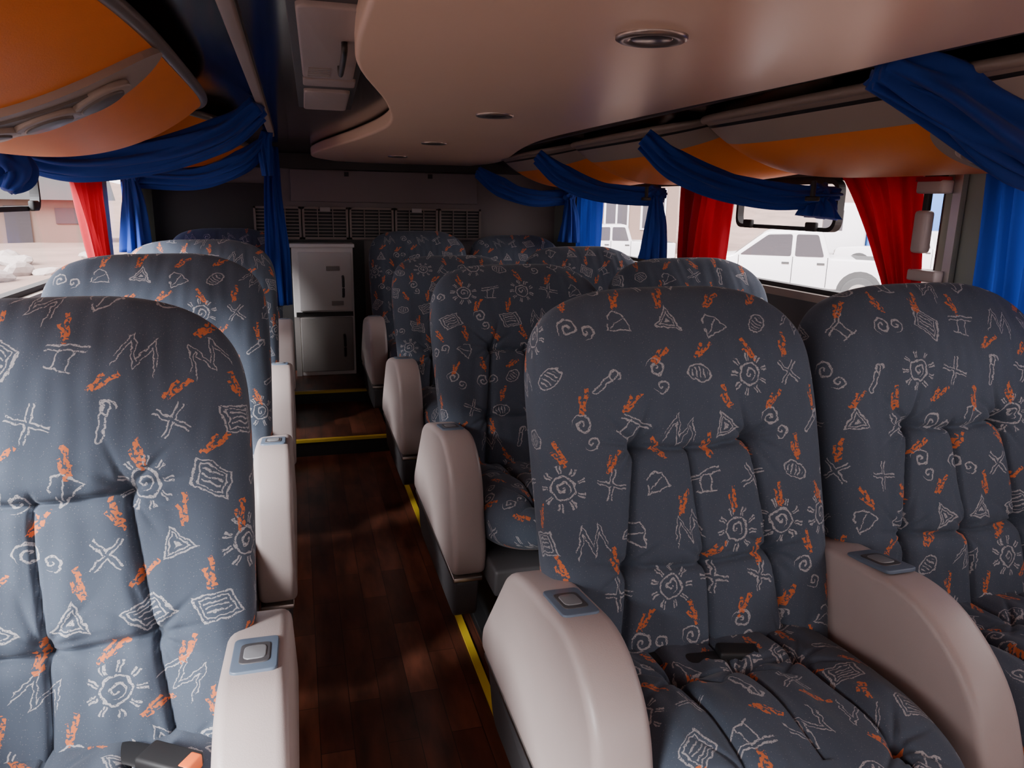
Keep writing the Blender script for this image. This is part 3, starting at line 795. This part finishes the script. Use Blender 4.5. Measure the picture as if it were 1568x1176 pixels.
box("doorway", (-.6, -2.05, 0), (.5, -1.98, 1.9), M['carg'], b3); box("shutter", (1.6, -2.05, 1.0), (2.8, -1.98, 1.8), M['carg'], b3)
rb = bmesh.new()
for i in range(75):
    mtx = Matrix.Translation((-7-random.random()*11, 14+random.random()*20, GZ+.1)) @ Matrix.Rotation(random.random()*3, 4, 'Z') @ Matrix.Diagonal((random.uniform(.15, .55), random.uniform(.2, .7), random.uniform(.12, .35), 1))
    bmesh.ops.create_icosphere(rb, subdivisions=2, radius=1, matrix=mtx)
for v in rb.verts: v.co += Vector((math.sin(v.co.y*5), math.sin(v.co.z*7+v.co.x*3), math.sin(v.co.x*6)))*.05
me = bpy.data.meshes.new("rubble"); rb.to_mesh(me); rb.free(); me.materials.append(M['rock']); link(bpy.data.objects.new("rubble_heap", me))
hb = bmesh.new(); bmesh.ops.create_grid(hb, x_segments=80, y_segments=30, size=1)
for v in hb.verts:
    x = v.co.x*80; y = v.co.y*20
    v.co = Vector((x, 75+y, GZ + max(0, 1-abs(y)/20)*(9+4*math.sin(x*.08)+2*math.sin(x*.23+1)) - .5))
me = bpy.data.meshes.new("hill"); hb.to_mesh(me); hb.free(); me.materials.append(M['ground']); link(bpy.data.objects.new("distant_hill", me))

# ------------------------------------------------------------------ world and light
w = bpy.data.worlds.new("world"); SC.world = w; w.use_nodes = True
bg = w.node_tree.nodes["Background"]
bg.inputs[0].default_value = (1.0, .92, .93, 1); bg.inputs[1].default_value = 6.6
sl = bpy.data.lights.new("left_seat_fill", 'SUN'); sl.energy = 42.0; sl.angle = math.radians(28); sl.color = (.97, .98, 1.0)  # soft fill added to brighten the left front seat through the windows
so = bpy.data.objects.new("left_seat_fill", sl); link(so)
sd = Vector((.52, .46, -.50)).normalized()
so.rotation_euler = sd.to_track_quat('-Z', 'Y').to_euler(); so.location = (-20, -10, 12)
def portal(loc, rot, sx, sy):
    l = bpy.data.lights.new("portal", 'AREA'); l.shape = 'RECTANGLE'; l.size = sx; l.size_y = sy
    l.cycles.is_portal = True
    o = bpy.data.objects.new("window_portal", l); o.location = loc; o.rotation_euler = rot; link(o)
for a, b_ in opsR: portal((XR+.08, (a+b_)/2, (ZLO['r']+ZHI)/2), (0, math.pi/2, 0), ZHI-ZLO['r'], b_-a)
for a, b_ in opsL: portal((XL-.08, (a+b_)/2, (ZLO['l']+ZHI)/2), (0, -math.pi/2, 0), ZHI-ZLO['l'], b_-a)
portal(((XL+XR)/2, Y0-.07, (WSL+WSH)/2), (math.pi/2, 0, 0), XR-XL, WSH-WSL)

# ------------------------------------------------------------------ camera
f = 1150.0
rho = .018
phi = math.atan(277/f); th = math.atan(339/f*math.cos(phi))
F = Vector((math.sin(th)*math.cos(phi), math.cos(th)*math.cos(phi), -math.sin(phi)))
R = Vector((math.cos(th), -math.sin(th), 0)); U = R.cross(F)
c, s = math.cos(rho), math.sin(rho)
R2 = R*c + U*s; U2 = U*c - R*s
cam = bpy.data.cameras.new("camera"); cam.sensor_width = 36; cam.lens = 36*f/1568; cam.clip_start = .02; cam.clip_end = 500
co = bpy.data.objects.new("camera", cam); link(co)
mtx = Matrix(((R2.x, U2.x, -F.x, 0), (R2.y, U2.y, -F.y, 0), (R2.z, U2.z, -F.z, 0), (0, 0, 0, 1)))
co.matrix_world = mtx
SC.camera = co
for o in list(SC.objects):
    if o.parent is None:
        o.location.z += -FZ
